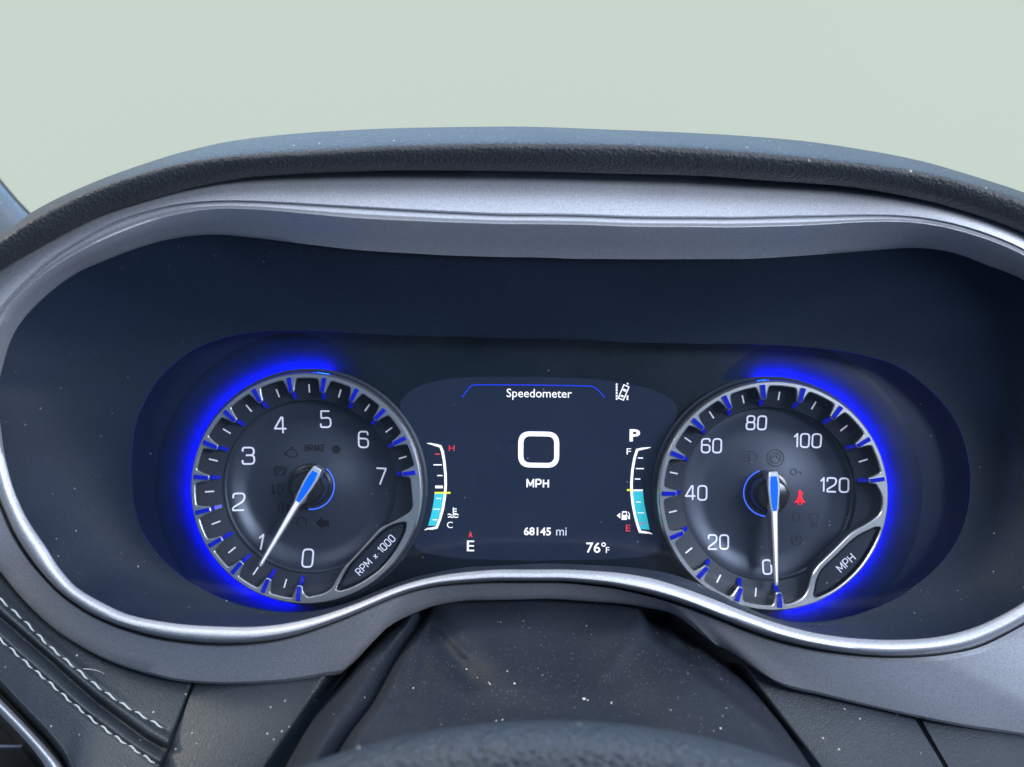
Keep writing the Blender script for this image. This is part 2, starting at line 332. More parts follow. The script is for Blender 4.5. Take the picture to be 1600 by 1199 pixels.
def plate(name, rings, h0, h1, m, parent, bev=0., hf=None, **kw):
    if len(rings) > 1 and len(rings[0]) < 3: return
    """solid plate: first ring the outline, others holes"""
    R0 = []
    for i, p in enumerate(rings):
        p = [tuple(q[:2]) for q in p]
        if (area2(p) > 0) != (i == 0): p = p[::-1]
        R0.append(p)
    top = [offset(p, bev) for p in R0] if bev else R0
    v = []; f = []
    base = []
    tri = tessellate_polygon([[Vector((x, y, 0)) for x, y in p] for p in top])
    flat = [q for p in top for q in p]
    v += [(x, y, h1) for x, y in flat]
    for t in tri:
        a, b, c = [Vector(flat[i]) for i in t]
        cr_ = (b-a).x*(c-a).y-(b-a).y*(c-a).x
        f.append(t if cr_ > 0 else (t[0], t[2], t[1]))
    off = 0
    for p, q in zip(R0, top):
        n = len(p)
        if bev:
            s = len(v); v += [(x, y, h1-bev) for x, y in p]
            for j in range(n): f.append((off+(j+1)%n, off+j, s+j, s+(j+1)%n))
            s0 = s
        else: s0 = off
        if h1-h0 > 1e-6:
            s = len(v); v += [(x, y, h0) for x, y in p]
            for j in range(n): f.append((s0+(j+1)%n, s0+j, s+j, s+(j+1)%n))
        off += n
    v = [(x, -(h+(hf(x, y) if hf else 0)), y) for x, y, h in v]     # to scene axes: h is towards the camera (-Y)
    return obj(name, v, f, m, parent, smooth=bool(bev), sharp=30, **kw)
def ribbons(name, lines, w, h, m, parent, hf=None, **kw):
    """lines: list of (points, closed); flat printed strokes"""
    v = []; f = []
    for pts, closed in lines:
        pts = [Vector(p).to_2d() for p in pts]; q = [pts[0]]
        for p in pts[1:]:
            if (p-q[-1]).length > 1e-7: q.append(p)
        if closed and (q[0]-q[-1]).length < 1e-7: q.pop()
        pts = q; n = len(pts); s = len(v)
        for i in range(n):
            a = pts[i-1] if (closed or i > 0) else pts[i]; c = pts[(i+1) % n] if (closed or i < n-1) else pts[i]
            b = pts[i]; e1 = (b-a) if (b-a).length > 0 else (c-b); e2 = (c-b) if (c-b).length > 0 else (b-a)
            n1 = Vector((-e1.y, e1.x)).normalized(); n2 = Vector((-e2.y, e2.x)).normalized(); mt = n1+n2
            if mt.length < 1e-6: mt = n1
            mt.normalize(); k = w/2/max(.5, mt.dot(n1))
            v.append((b.x+mt.x*k, b.y+mt.y*k)); v.append((b.x-mt.x*k, b.y-mt.y*k))
        for i in range(n if closed else n-1):
            a = s+2*i; b = s+2*((i+1) % n); f.append((a+1, b+1, b, a))
    v = [(x, -(h+(hf(x, y) if hf else 0)), y) for x, y in v]
    return obj(name, v, f, m, parent, smooth=False, **kw)
W_ = .60
GL = {
 '0': (W_, [([(0,0),(W_,0),(W_,1),(0,1)], True, .24)]),
 '1': (.22, [([(-.02,.74),(.20,1),(.20,0)], False, .02)]),
 '2': (W_, [([(0,.72),(0,1),(W_,1),(W_,.56),(0,.16),(0,0),(W_,0)], False, [.2,.24,.24,.25,.12,.02,0])]),
 '3': (W_, [([(0,.76),(0,1),(W_,1),(W_,.53),(.16,.53)], False, .22), ([(.16,.53),(W_+.02,.53),(W_+.02,0),(-.02,0),(-.02,.24)], False, .22)]),
 '4': (.66, [([(.50,0),(.50,1),(.42,1),(0,.28),(.70,.28)], False, .02)]),
 '5': (W_, [([(W_-.04,1),(.05,1),(.03,.56),(W_,.60),(W_,0),(0,0),(0,.22)], False, [0,.02,.02,.24,.24,.24,0])]),
 '6': (W_, [([(W_-.02,.78),(W_-.02,1),(0,1),(0,0),(W_,0),(W_,.56),(0,.56)], False, .24)]),
 '7': (W_, [([(0,1),(W_,1),(.22,0)], False, .02)]),
 '8': (W_, [([(0,0),(W_,0),(W_,.53),(0,.53)], True, .2), ([(.03,.53),(W_-.03,.53),(W_-.03,1),(.03,1)], True, .2)]),
 'R': (.62, [([(0,0),(0,1),(.60,1),(.60,.45),(0,.45)], False, [0,.02,.25,.25,0]), ([(.30,.45),(.62,0)], False, 0)]),
 'P': (.60, [([(0,0),(0,1),(.60,1),(.60,.42),(0,.42)], False, [0,.02,.25,.25,0])]),
 'M': (.80, [([(0,0),(0,1),(.40,.25),(.80,1),(.80,0)], False, .02)]),
 'H': (.62, [([(0,0),(0,1)], False, 0), ([(.62,0),(.62,1)], False, 0), ([(0,.52),(.62,.52)], False, 0)]),
 'x': (.42, [([(0,.08),(.42,.62)], False, 0), ([(0,.62),(.42,.08)], False, 0)]),
 ' ': (.30, []),
 'B': (.5, [([(0,0),(0,1),(.45,1),(.45,.53),(0,.53)], False, [0,.02,.2,.2,0]), ([(0,.53),(.5,.53),(.5,0),(0,0)], False, [0,.2,.2,0])]),
 'A': (.55, [([(0,0),(.27,1),(.55,0)], False, .02), ([(.1,.3),(.45,.3)], False, 0)]),
 'K': (.5, [([(0,0),(0,1)], False, 0), ([(.5,1),(0,.42)], False, 0), ([(.16,.6),(.5,0)], False, 0)]),
 'E': (.45, [([(.45,1),(0,1),(0,0),(.45,0)], False, .02), ([(0,.52),(.4,.52)], False, 0)]),
}
def glyphs(txt, cx, cy, H, ang=0., sx=1., gap=.30):
    tot = sum(GL[c][0] for c in txt)*sx+gap*(len(txt)-1); x = -tot/2; out = []
    ca, sa = math.cos(ang), math.sin(ang)
    for c in txt:
        w, sl = GL[c]
        for pts, cl, r in sl:
            q = rnd(pts, r, cl) if (hasattr(r, '__len__') or r > 0) else pts
            q2 = []
            for a, b in q:
                X = (x+a*sx)*H; Y = (b-.5)*H; q2.append((cx+X*ca-Y*sa, cy+X*sa+Y*ca))
            out.append((q2, cl))
        x += w*sx+gap
    return out
def arc(cx, cy, r, a0, a1, n=24): return [(cx+r*math.cos(R(a0+(a1-a0)*i/n)), cy+r*math.sin(R(a0+(a1-a0)*i/n))) for i in range(n+1)]

# ------------------------------------------------------------------ gauges
def lathe(prof, n=160, a0=0, a1=360):
    full = abs(a1-a0-360) < 1e-6; m_ = n if full else n+1; rows = []
    for r, h in prof:
        rows.append([(r*math.cos(R(a0+(a1-a0)*i/n)), -h, r*math.sin(R(a0+(a1-a0)*i/n))) for i in range(m_)])
    v, f = strip(rows, closed=full)
    return v, f
ROLL = R(-.8)
ho = [(x-P(800,730,.5)[0], z-P(800,730,.5)[2]) for x, y, z in ring(qF*1.02, .4987)[::2]]
hc = [[(P(cx,cy,.5)[0]-P(800,730,.5)[0]+rr_*K*.974*math.cos(2*math.pi*i/90), P(cx,cy,.5)[2]-P(800,730,.5)[2]+rr_*K*.974*math.sin(2*math.pi*i/90)) for i in range(90)] for cx, cy, rr_ in ((486,759.5,176),(1198.4,770.5,175))]
plate('backing_panel', [ho]+hc, -.004, .0008, M['panel'], house, bvh=True)
def gauge(name, label, fc, rc, Rp, ticks, sector, minor, numerals, cap, caprot, needle, ghosts, lit, glow_rng, hs=1.0, hubarc=(-95,48)):
    root = empty(name, P(fc[0], fc[1], .5), label, 'gauge')
    RR = Rp*K*.974; HR = .0130                               # rim radius and height
    def fl(px, py): return ((px-fc[0])*K, (fc[1]-py)*K)      # photo pixel -> local, on the face
    def pol(r, a):                                           # a: degrees from straight down, clockwise
        t = R(-90-a); return (r*math.cos(t), r*math.sin(t))
    # face: flat outer track, step, shallow dish
    def prof(r):
        p = r/K
        if p > 135: return 0.
        if p > 132: return -.0008*(135-p)/3
        if p > 97: return -.0008-.0032*hs*(.5+.5*math.cos(math.pi*(p-97)/35))
        return -.0008-.0032*hs+.0044*hs*(.5+.5*math.cos(math.pi*p/97))**.9
    hf = lambda x, y: prof(math.hypot(x, y))
    rr = list(np.linspace(0.5, 131.5, 40))+[132,133.5,135]
    v, f = lathe([(p*K, prof(p*K)) for p in rr]); f = [q[::-1] for q in f]
    obj('dial_face', v, f, M['face'], root, sharp=25)
    htr = lambda r: .0045+max(0, r/K-135)/36*.0036
    v, f = lathe([(135.05*K, -.0009)]+[(p*K, htr(p*K)) for p in (135.1,136,150,172)]); f = [q[::-1] for q in f]
    obj('dial_track', v, f, M['track'], root)
    # rim plate with a window between every pair of blades, and the caption window
    inner = []
    n = len(ticks); seg = []
    for i, a in enumerate(ticks):
        inner += [pol(RR*.942, a-4.6) if i > 0 else pol(RR*.945, a-4.6)] if False else []
    ri, rt = RR*.960, RR*.845
    pts = []; rad = []
    for i, a in enumerate(ticks):
        if i > 0:
            a_prev = ticks[i-1]
            m0 = a_prev+3.5; m1 = a-3.5
            for k in range(7):
                aa = m0+(m1-m0)*k/6; pts.append(pol(ri, aa)); rad.append(.0016 if k in (0, 6) else .0003)
        pts.append(pol(RR*.90, a-2.3)); rad.append(.0010)
        pts.append(pol(rt, a-1.65)); rad.append(.0008)
        pts.append(pol(rt, a+1.65)); rad.append(.0008)
        pts.append(pol(RR*.90, a+2.3)); rad.append(.0010)
    # missing sector: ring side then crossbar, from the last tick round to the first
    q = [((x-rc[0])*K*.974, (rc[1]-y)*K*.974) for x, y in sector[0]]
    pts += q; rad += [.0022]*len(q)
    ringin = rnd(pts, rad, True, 4)
    outer = [pol(RR, 360*i/200) for i in range(200)]
    hole = rnd([((x-rc[0])*K*.974, (rc[1]-y)*K*.974) for x, y in sector[1]], [.0012,.003,.004,.003,.002]+[.004]*(len(sector[1])-5), True, 5)
    plate('rim_plate', [outer, ringin, hole], HR-.0022, HR, M['rim'], root, bev=.0004)
    o2 = offset(outer if area2(outer) > 0 else outer[::-1], .0006)
    i2 = offset(ringin if area2(ringin) < 0 else ringin[::-1], .0004)
    h2 = offset(hole if area2(hole) < 0 else hole[::-1], .0004)
    plate('rim_wall', [o2, i2, h2], .0002, HR-.0024, M['wall'], root)
    # second chamfered step inside the windows
    i3 = offset(i2, -.0005); h3 = offset(h2, -.0006); o3 = offset(o2, .0008)
    # outer chrome edge and black collar
    v, f = lathe([(RR*1.000, HR-.0006), (RR*1.006, HR-.0012), (RR*1.010, HR-.0030), (RR*1.012, HR-.0045)]); f = f
    obj('rim_edge', v, f, M['rim'], root)
    v, f = lathe([(RR*1.0125, HR-.0045), (RR*1.018, HR-.0070), (RR*1.026, .0044), (RR*1.046, .0038), (RR*1.044, .0034), (RR*1.012, .0036)])
    obj('collar', v, f, M['wall'], root)
    # light strip behind the collar and the tray that catches its light
    g0, g1 = glow_rng
    v, f = lathe([(RR*1.010, .0035), (RR*1.012, .0022)], 90, -90-g1, -90-g0)
    obj('light_strip', v, f, M['glow'], root)
    tp = [(1.00, .0010), (1.04, .0011), (1.08, .0012), (1.12, .0014), (1.16, .0015), (1.20, .0015), (1.25, .00135), (1.31, .0011), (1.38, .00085), (1.40, .0006)]
    rows_ = [[] for _ in tp]; A0, A1 = g0-34, g1+34
    for i in range(121):
        aa = A0+(A1-A0)*i/120; e = min(1, (aa-A0)/60, (A1-aa)/60); e = .12+.88*math.sin(max(0, e)*math.pi/2)
        t = R(-90-aa)
        for k_, (p_, h_) in enumerate(tp):
            r_ = RR*(1+(p_-1)*e); rows_[k_].append((r_*math.cos(t), -h_*(e if h_ > 0 else 1), r_*math.sin(t)))
    v, f = strip(rows_, closed=False)
    obj('light_tray', v, f, M['tray'], root, sharp=0)
    # blue blades
    for a in ticks:
        tip = 137.5*K
        path = [(RR*.975, HR+.0007), (RR*.965, HR+.0011), (RR*.86, HR+.0009), (RR*.845, HR-.001), (RR*.835, .0082), (tip, .0056)]
        wd = [.00095,.00095,.00088,.00085,.00088,.00078]
        t = R(-90-a); ca, sa = math.cos(t), math.sin(t); v = []
        for (r, h), w in zip(path, wd):
            for s_, dh in ((1,0),(-1,0),(-.9,-.0016),(.9,-.0016)):
                hh = h+dh
                v.append((r*ca-s_*w*sa, -hh, r*sa+s_*w*ca))
        f = []
        for i in range(len(path)-1):
            for j in range(4): f.append((i*4+j, i*4+(j+1)%4, (i+1)*4+(j+1)%4, (i+1)*4+j))
        f += [(3,2,1,0), tuple(4*(len(path)-1)+j for j in range(4))]
        obj('tick_blade', v, f, M['blade'], root, smooth=False)
    for a in minor:
        a_ = pol(146*K, a); b_ = pol(159*K, a)
        ribbons('minor_tick', [([a_, b_], False)], 2.2*K, .0003, M['printdim'], root, hf=lambda x, y: htr(math.hypot(x, y)))
    for txt, x, y, H, ang in numerals:
        cx, cy = fl(x, y)
        ribbons('numeral', glyphs(txt, cx, cy, H*K, ROLL+R(ang), sx=1.02, gap=.24), 2.6*K, .0003, M['print'], root, hf=hf, label='printed %s' % txt)
    # caption on a raised dark pad inside the caption window
    pad = offset(h2 if area2(h2) > 0 else h2[::-1], .0012)
    pd = plate('caption_pad', [pad], .0002, .0106, M['track'], root, bev=.0006)
    ctxt, x, y, H = cap
    cx, cy = (x-rc[0])*K*.983, (rc[1]-y)*K*.983
    ribbons('caption', glyphs(ctxt, cx, cy, H*K*.983, R(caprot), sx=.95, gap=.26), 1.35*K, .0108, M['print'], pd, label='printed '+ctxt)
    # unlit and lit warning symbols
    for nm, lines, w, polys in ghosts:
        L2 = [([fl(*p) for p in pts], cl) for pts, cl in lines]
        o = ribbons(nm, L2, w*K, .00025, M['ghost'] if name == 'tachometer' else M['ghost_faint'], root, hf=hf) if L2 else None
        for p in polys:
            plate(nm if o is None else nm, [[fl(*q) for q in p]], .0001, .0002, M['ghost'], root, hf=hf)
    if lit:
        px, py = lit
        body = [(-4,-4),(-2.2,-1.5),(-2.6,.5),(-5,7.5),(-8,10.8),(-8.6,12),(-6.4,12.2),(-5,10.5),(-4.2,13),(-2.6,15.6),(-1,15.4),(-2.6,12.6),(-1.5,11.4),(1.5,11.4),(2.6,12.6),(1,15.4),(2.6,15.6),(4.2,13),(5,10.5),(6.4,12.2),(8.6,12),(8,10.8),(5,7.5),(2.6,.5),(4.6,-1.2),(5.4,-3.2),(3.6,-2.6),(2.2,-1.5),(1.5,-3)]
        body = body[1:]
        o = plate('seat_belt_warning', [[fl(px+a, py+b) for a, b in body]], .0001, .0003, M['red'], root, hf=hf, label='lit red seat belt warning symbol')
        plate('symbol_head', [[fl(px+a, py+b) for a, b in arc(0, -4.2, 2.9, 0, 345, 16)]], .0001, .0003, M['red'], root, hf=hf)
    # hub: light ring on the face, black boss, domed cap
    hb = prof(0)
    ang0, length_tip, length_head = needle
    v, f = lathe([(35.6*K, hb+.0003), (36.4*K, hb+.0009), (37.2*K, hb+.0003)], 60, *hubarc); f = [q[::-1] for q in f]
    obj('hub_light_ring', v, f, M['hubring'], root)
    v, f = lathe([(35.4*K, hb+.0004), (34*K, hb+.0012), (30*K, hb+.0016), (27.5*K, hb+.004), (26.5*K, .0080), (25*K, .0102), (22*K, .0114), (12*K, .0122), (.2*K, .0124)], 80)
    obj('hub_cap', v, f, M['hub'], root)
    # needle
    nd = empty('needle', (0, 0, 0)); nd.parent = root
    t = R(-90-ang0); ca, sa = math.cos(t), math.sin(t)
    def nl(pts): return [(x*K*.972*ca-y*K*.972*sa, x*K*.972*sa+y*K*.972*ca) for x, y in pts]
    h = .0141; Hd = -length_head; T = length_tip
    bodyp = [(T,1.5),(T-5,2.6),(T*.5,3.9),(26,4.8),(10,7.2),(-8,9.0),(-22,9.0),(Hd+1,6.8),(Hd,5.6)]
    sil = nl(bodyp+[(x, -y) for x, y in bodyp[::-1]])
    obj_body = plate('needle_blade', [sil], h-.0018, h, M['needle'], nd, bev=.0004)
    ins = [(23,2.9),(10,4.8),(-6,5.9),(-20,5.9),(Hd+7,4.6)]
    plate('needle_inset', [nl(ins+[(x, -y) for x, y in ins[::-1]])], h-.0001, h+.00015, M['inset'], nd)
    ch = [(T-6,1.1),(T*.5,2.2),(24,2.9)]
    plate('needle_channel', [nl(ch+[(x, -y) for x, y in ch[::-1]])], h-.0001, h+.00012, M['needle_white'], nd)
    sk = [(T*.80,1.2),(T*.5,2.8),(30,5.0),(20,9.5),(12,10),(-14,10),(-24,9.6),(Hd+1,7.4),(Hd,6)]
    plate('needle_skirt', [nl(sk+[(x, -y) for x, y in sk[::-1]])], h-.0098, h-.0019, M['skirt'], nd, bev=.0005)
    return root

def fog(px, py, flip=1, waves=3, s=1.):
    L_ = [([(px+flip*(a)*s, py+b*s) for a, b in [(1,-8),(4,-8),(8,-4),(9,0),(8,4),(4,8),(1,8)]], True)]
    for k in range(waves): L_.append(([(px-flip*3*s, py+(-5+5*k)*s), (px-flip*11*s, py+(-3+5*k)*s)], False))
    L_.append(([(px-flip*7*s, py-8*s), (px-flip*8.5*s, py), (px-flip*6*s, py+8*s)], False)); return L_
def circ(px, py, r, a0=0, a1=360): 
    return ([(px+r*math.cos(R(a0+(a1-a0)*i/20)), py+r*math.sin(R(a0+(a1-a0)*i/20))) for i in range(20 if a1-a0 == 360 else 21)], a1-a0 == 360)
def brk(txt, px, py, H):
    out = []
    for pts, cl in glyphs(txt, 0, 0, H, 0, .9, .2): out.append(([(px+x, py-y) for x, y in pts], cl))
    return out
ghostL = [
 ('brake_symbol', brk('BRAKE', 490.5, 700.5, 9.5), 1.5, []),
 ('engine_symbol', [([(444,709),(447,709),(447,705),(451,703),(458,703),(461,706),(463,708),(463,713),(459,715),(450,714),(447,712)], True), ([(452,703),(452,700),(458,700)], False), ([(443,706),(443,713)], False)], 1.0, []),
 ('parking_brake_symbol', [circ(435.5,736.5,6.5), circ(435.5,736.5,9,120,240), circ(435.5,736.5,9,-60,60), ([(433.5,741),(433.5,732),(437.5,732),(438,736),(433.5,736.5)], False), ([(446.5,730),(446.5,739)], False), ([(446.5,741),(446.5,743)], False)], 1.0, []),
 ('fog_lamp_symbol', fog(432, 765), 1.0, []),
 ('rear_fog_lamp_symbol', fog(441, 794, -1), 1.0, []),
 ('tyre_symbol', [circ(470, 817, 7.5, 130, 410)], 1.2, []),
 ('dark_lamp_spot', [], 1, [circ(524, 703, 6.6)[0]]),
 ('turn_arrow', [], 1, [[(491.5,818),(503,808.5),(503,813.5),(512.5,813.5),(512.5,824.5),(503,824.5),(503,829)]]),
]
secL = ([(641,747),(645,790),(640,800),(620,812),(594,824),(560,862),(537,886),(527,902),(518,919),(506,927),(480,933)],
        [(635.5,814),(616,817),(597,827),(545,882),(535,899),(524,921),(531,923),(548,918),(566,909),(590,893),(608,874),(624,850),(634,828)])
tL = [3.8,22.4,41,59.3,77.7,96.2,114.7,133.8,152.4,171.5,189.7,207.4,225,243,261.5]
# minor ticks as seen on the face
mL = [13.5,32.2,50.6,69.0,87.5,106,124.5,143,162,180.5,198.5,216.5,234.5,252.5]
numL = [('0',479.5,873.5,26,0),('1',406,848,23,-6),('2',371.5,785,26,0),('3',386,713,26,0),('4',435.5,665,25,0),('5',507,655.5,25.5,0),('6',566.5,687.5,25,0),('7',594.5,745.5,25.5,0)]
tach = gauge('tachometer', 'round engine speed gauge at left numbered 0 to 7 with its needle just past 1', (486,759.5), (477.5,762.5), 180, tL, secL, mL, numL, ('RPM x 1000', 584.5, 866.5, 11), 45.5, (30.5, 141, 38), ghostL, None, (8, 190))
secR = ([(1379.5,776),(1379,792),(1376.5,802),(1371,809),(1355,820.5),(1340,828),(1328,836),(1307,857.5),(1279,884.5),(1270.5,896),(1267,908),(1263,923),(1256,935),(1240,944),(1225,946)],
        [(1377,825),(1368,824.5),(1337,839),(1282,892),(1275,908),(1270.5,933),(1277,936),(1300,926),(1322,910),(1345,887),(1362,861),(1373,838)])
tR = [-3.1,19.6,42.9,67.9,91.3,112.9,133.4,153.4,174.2,195.4,217.1,239.1,261.1]
mR = [8.5,31.5,55.5,80,102.5,123.5,143.5,164,185,206,228,250]
ghostR = [
 ('high_beam_symbol', [([(1172,706),(1177,706),(1183,710),(1184.5,713.5),(1183,717),(1177,721),(1172,721)], True)]+[([(1169.5,706+4.8*k),(1158,706+4.8*k)], False) for k in range(4)], 1.4, []),
 ('cruise_symbol', [circ(1213,716,13), circ(1213,716,8), ([(1208,716),(1214,712),(1218,718)], False)], 2.0, []),
 ('key_symbol', [circ(1241,738,4.5), ([(1245,738),(1253,738),(1253,742)], False)], 1.8, []),
 ('position_lamp_symbol', [circ(1171,828,4,-90,90), circ(1180,828,4,90,270), ([(1160,824),(1166,826)], False), ([(1159,829),(1166,829)], False), ([(1186,828),(1193,828)], False)], 1.4, []),
 ('tyre_pressure_symbol', [circ(1247,845,8,-50,230), ([(1247,838),(1247,846)], False)], 1.6, []),
 ('stability_symbol', [([(1269,804),(1280,804),(1282,812),(1267,812)], True), ([(1270,816),(1274,820),(1270,825)], False), ([(1280,816),(1276,820),(1280,825)], False)], 1.8, []),
 ('traction_symbol', [circ(1246,809,6), ([(1242,802),(1250,802)], False)], 1.6, []),
]
numR = [('0',1199.6,887,21,2),('20',1123.5,848,21.5,0),('40',1088.5,771,22,0),('60',1112.5,697,21.5,0),('80',1183,661,21,0),('100',1263.5,689,21,0),('120',1305.5,758.5,21.5,0)]
speedo = gauge('speedometer', 'round speed gauge at right numbered 0 to 120 with its needle resting on 0', (1198.4,770.5), (1209,776), 179, tR, secR, mR, numR, ('MPH', 1323, 881, 12.5), 43, (-1.6, 140, 38), ghostR, (1251,774), (174, 352), hs=.5, hubarc=(109,265))

# ------------------------------------------------------------------ centre display
YD = .4990
disp = empty('information_display', P(842, 735, YD), 'dark centre screen between the two dials reading 68145 mi and 76 degrees', 'display')
def dl(px, py): return ((px-842)*YD/F, (735-py)*YD/F)
KD = YD/F
outl = [(624,640),(626,625),(640,611),(662,600),(700,592),(740,589.5),(830,589),(900,591),(955,595.5),(1012,606),(1040,618),(1056,630),(1059,648),(1040,700),(1031,760),(1031,820),(1035,850),(1028,862),(1010,869),(955,874.5),(840,876.5),(725,874),(668,866),(648,857),(644,845),(655,800),(657,740),(646,690)]
plate('screen', [rnd([dl(*p) for p in outl], .0022, True, 4)], -.0060, 0, M['scr'], disp)
def txt(name, s, x0, x1, yb, yt, m, bold=0., shear=0., lab=None, parent=disp, ang=-.7):
    cu = bpy.data.curves.new(name, 'FONT'); cu.body = s; cu.size = 1; cu.offset = bold; cu.resolution_u = 3
    o = bpy.data.objects.new(name, cu); COL.objects.link(o)
    me = bpy.data.meshes.new_from_object(o.evaluated_get(bpy.context.evaluated_depsgraph_get())); bpy.data.objects.remove(o)
    co = np.array([v.co[:] for v in me.vertices]); mn = co.min(0); mxx = co.max(0)
    a, b = dl(x0, yb); c, d = dl(x1, yt)
    X = (co[:,0]-mn[0])/(mxx[0]-mn[0])*(c-a); Y = (co[:,1]-mn[1])/(mxx[1]-mn[1])*(d-b)
    t = R(ang); mx_, my_ = (c-a)/2, (d-b)/2
    XX = a+mx_+(X-mx_)*math.cos(t)-(Y-my_)*math.sin(t); YY = b+my_+(X-mx_)*math.sin(t)+(Y-my_)*math.cos(t)
    fs = [tuple(p.vertices) for p in me.polygons]
    return obj(name, [(XX[i], -.0003, YY[i]) for i in range(len(co))], fs, m, parent, smooth=False, label=lab or ('printed %s' % s))
def dpoly(name, pts, m, parent=disp, r=0, h=.0003, **kw):
    q = [dl(*p) for p in pts]
    if r: q = rnd(q, r*KD, True, 4)
    return plate(name, [q], .00005, h, m, parent, **kw)
def dline(name, lines, w, m, parent=disp, h=.0003, **kw):
    return ribbons(name, [([dl(*p) for p in pts], cl) for pts, cl in lines], w*KD, h, m, parent, **kw)
txt('title_text', 'Speedometer', 791.5, 893.5, 625.5, 608, M['lcdw'], bold=.004)
dline('header_line', [([(722,621),(729,611),(736.5,602.8),(742,601.6),(830,601.8),(923,603.5),(930,606),(938,613.5),(945,621.5)], False)], 1.7, M['lcdb'])
sq = [(809.8,674),(873.9,675),(873.6,731.2),(809.5,730.4)]
qo = rnd([dl(*p) for p in sq], 19*KD, True, 8); qi = rnd([dl(818,681.6),dl(866,682.4),dl(865.8,723.8),dl(817.6,723)], 11*KD, True, 8)
plate('speed_readout', [qo, qi], .00005, .0003, M['lcdw'], disp, label='large rounded zero outlined in white')
ribbons('unit_text', glyphs('MPH', *dl(840.2, 755.6), 12.2*KD, R(-.7), sx=1.0, gap=.34), 2.3*KD, .0003, M['lcdw'], disp, label='printed MPH')
txt('odometer_text', '68145', 818.5, 860.8, 836.7, 824, M['lcdw'], bold=.02)
txt('odometer_unit', 'mi', 869, 885.3, 836.8, 824.2, M['lcdg'])
txt('temperature_text', '76', 916, 938, 864, 847.6, M['lcdw'], bold=.012)
dline('degree_mark', [([(943+2.7*math.cos(R(a)), 851+2.7*math.sin(R(a))) for a in range(0, 360, 20)], True)], 1.5, M['lcdw'])
txt('temperature_unit', 'F', 946.6, 952.2, 864.2, 855, M['lcdw'])
txt('compass_text', 'E', 729.6, 741, 861.4, 844.8, M['lcdw'], bold=.004)
dpoly('compass_arrow', [(735.3,830),(738.2,839.6),(736.2,839),(735,836.4),(734,839),(731.8,839.4)], M['lcdr'])
txt('gear_text', 'P', 983.6, 1000, 690, 671, M['lcdw'], bold=.03)
# lane departure symbol
lane = dline('lane_symbol', [([(963.5,599.5+4.4*k),(963.4,602.9+4.4*k)], False) for k in range(6)], 2.6, M['lcdw'], label='white lane departure symbol, a tilted car between lines')
def rot(px, py, pts, deg):
    t = R(deg); return [(px+a*math.cos(t)-b*math.sin(t), py+a*math.sin(t)+b*math.cos(t)) for a, b in pts]
dline('lane_line', [([(980.6,598.6),(980.6,601)], False), ([(980.4,618),(980.2,625.3)], False)], 2.4, M['lcdw'], lane)
dline('lane_car', [(rot(974.4,613.4,[(-4.3,-11),(4.3,-11),(4.3,11.2),(-4.3,11.2)],23), True)], 1.7, M['lcdw'], lane)
dpoly('car_window', rot(974.4,613.4,[(-2.6,-5.5),(2.6,-5.5),(2.1,-2),(-2.1,-2)],23), M['lcdw'], lane); dpoly('car_window', rot(974.4,613.4,[(-2.1,4.8),(2.1,4.8),(2.6,7.6),(-2.6,7.6)],23), M['lcdw'], lane)
# temperature gauge (left) and fuel gauge (right): bracket of varying width
def bracket(name, pts, ws, parent):
    q = [Vector((x, y)) for x, y in pts]; a = []; b = []
    for i in range(len(q)):
        e = (q[min(i+1, len(q)-1)]-q[max(i-1, 0)]).normalized(); n_ = Vector((-e.y, e.x))*ws[i]/2; a.append(tuple(q[i]+n_)); b.append(tuple(q[i]-n_))
    return dpoly(name, a+b[::-1], M['lcdw'], parent)
tg = bracket('coolant_gauge', [(667,692.8),(672,693.4),(680,695.4),(688.3,697.6),(691.5,706),(694,720),(696,740),(696.4,758),(695.2,775),(692,795),(687.5,811),(682,824.5),(675,826),(668,826.3),(663.5,828.5)], [.6,2.2,3.4,4.4,4.4,4.0,4,4,4,4,4,4.6,3.6,2.4,.8], disp); tg['label'] = 'coolant scale between C and H, filled cyan below the middle'
def dash(x0, x1, y, w, m, parent, nm='scale_mark'): dline(nm, [([(x0,y),(x1,y)], False)], w, m, parent, h=.00042)
dpoly('level_fill', [(679,771),(693.6,771),(691,788),(687,804),(682,818),(679.4,821.6),(669,821.6),(674,803),(677.4,786)], M['lcdc'], tg, h=.00036)
dash(679.5,687.5,709.8,1.8,M['lcdr'],tg); dash(677.3,690.5,726.5,1.8,M['lcdw'],tg); dash(683.2,691.5,743.2,1.8,M['lcdw'],tg); dash(680,692,761,4.2,M['lcdw'],tg)
dash(679,704,770.2,2.9,M['lcdy'],tg,'level_mark'); dash(681.6,689.5,779,1.4,M['lcdw'],tg); dash(677.2,687.4,795.8,1.4,M['lcdw'],tg); dash(676,683.6,812.3,1.4,M['lcdw'],tg)
txt('hot_text', 'H', 701.4, 710.2, 705, 695.8, M['lcdr'], parent=tg); txt('cold_text', 'C', 698.4, 707.4, 825.2, 815.4, M['lcdw'], parent=tg)
dline('coolant_symbol', [([(708.4,793),(708.4,806)], False), ([(709,795.2),(713.6,795.2)], False), ([(709,799),(713.6,799)], False), ([(709,802.6),(713.6,802.6)], False),
      ([(699.5,804.4),(702,803.2),(704.5,804.8),(706.5,804.8)], False), ([(710.4,804.8),(713,803.4),(716.6,804.6)], False), ([(700,808.6),(703,807.2),(706,808.8),(709,807.4),(712,808.8),(716,807.6)], False)], 1.6, M['lcdw'], tg)
fg = bracket('fuel_gauge', [(1017,699.2),(1011,700.2),(1003,701.4),(995.4,703.2),(991.4,716),(988,735),(986.6,755),(986.8,770),(988.6,787),(992,805),(996,820),(1000,831),(1008,832),(1014,832.6),(1019,834.6)], [.6,2.2,3.4,4.4,4,4,4,4,4,4,4,4.6,3.6,2.4,.8], disp); fg['label'] = 'fuel scale between E and F, filled cyan up to half'
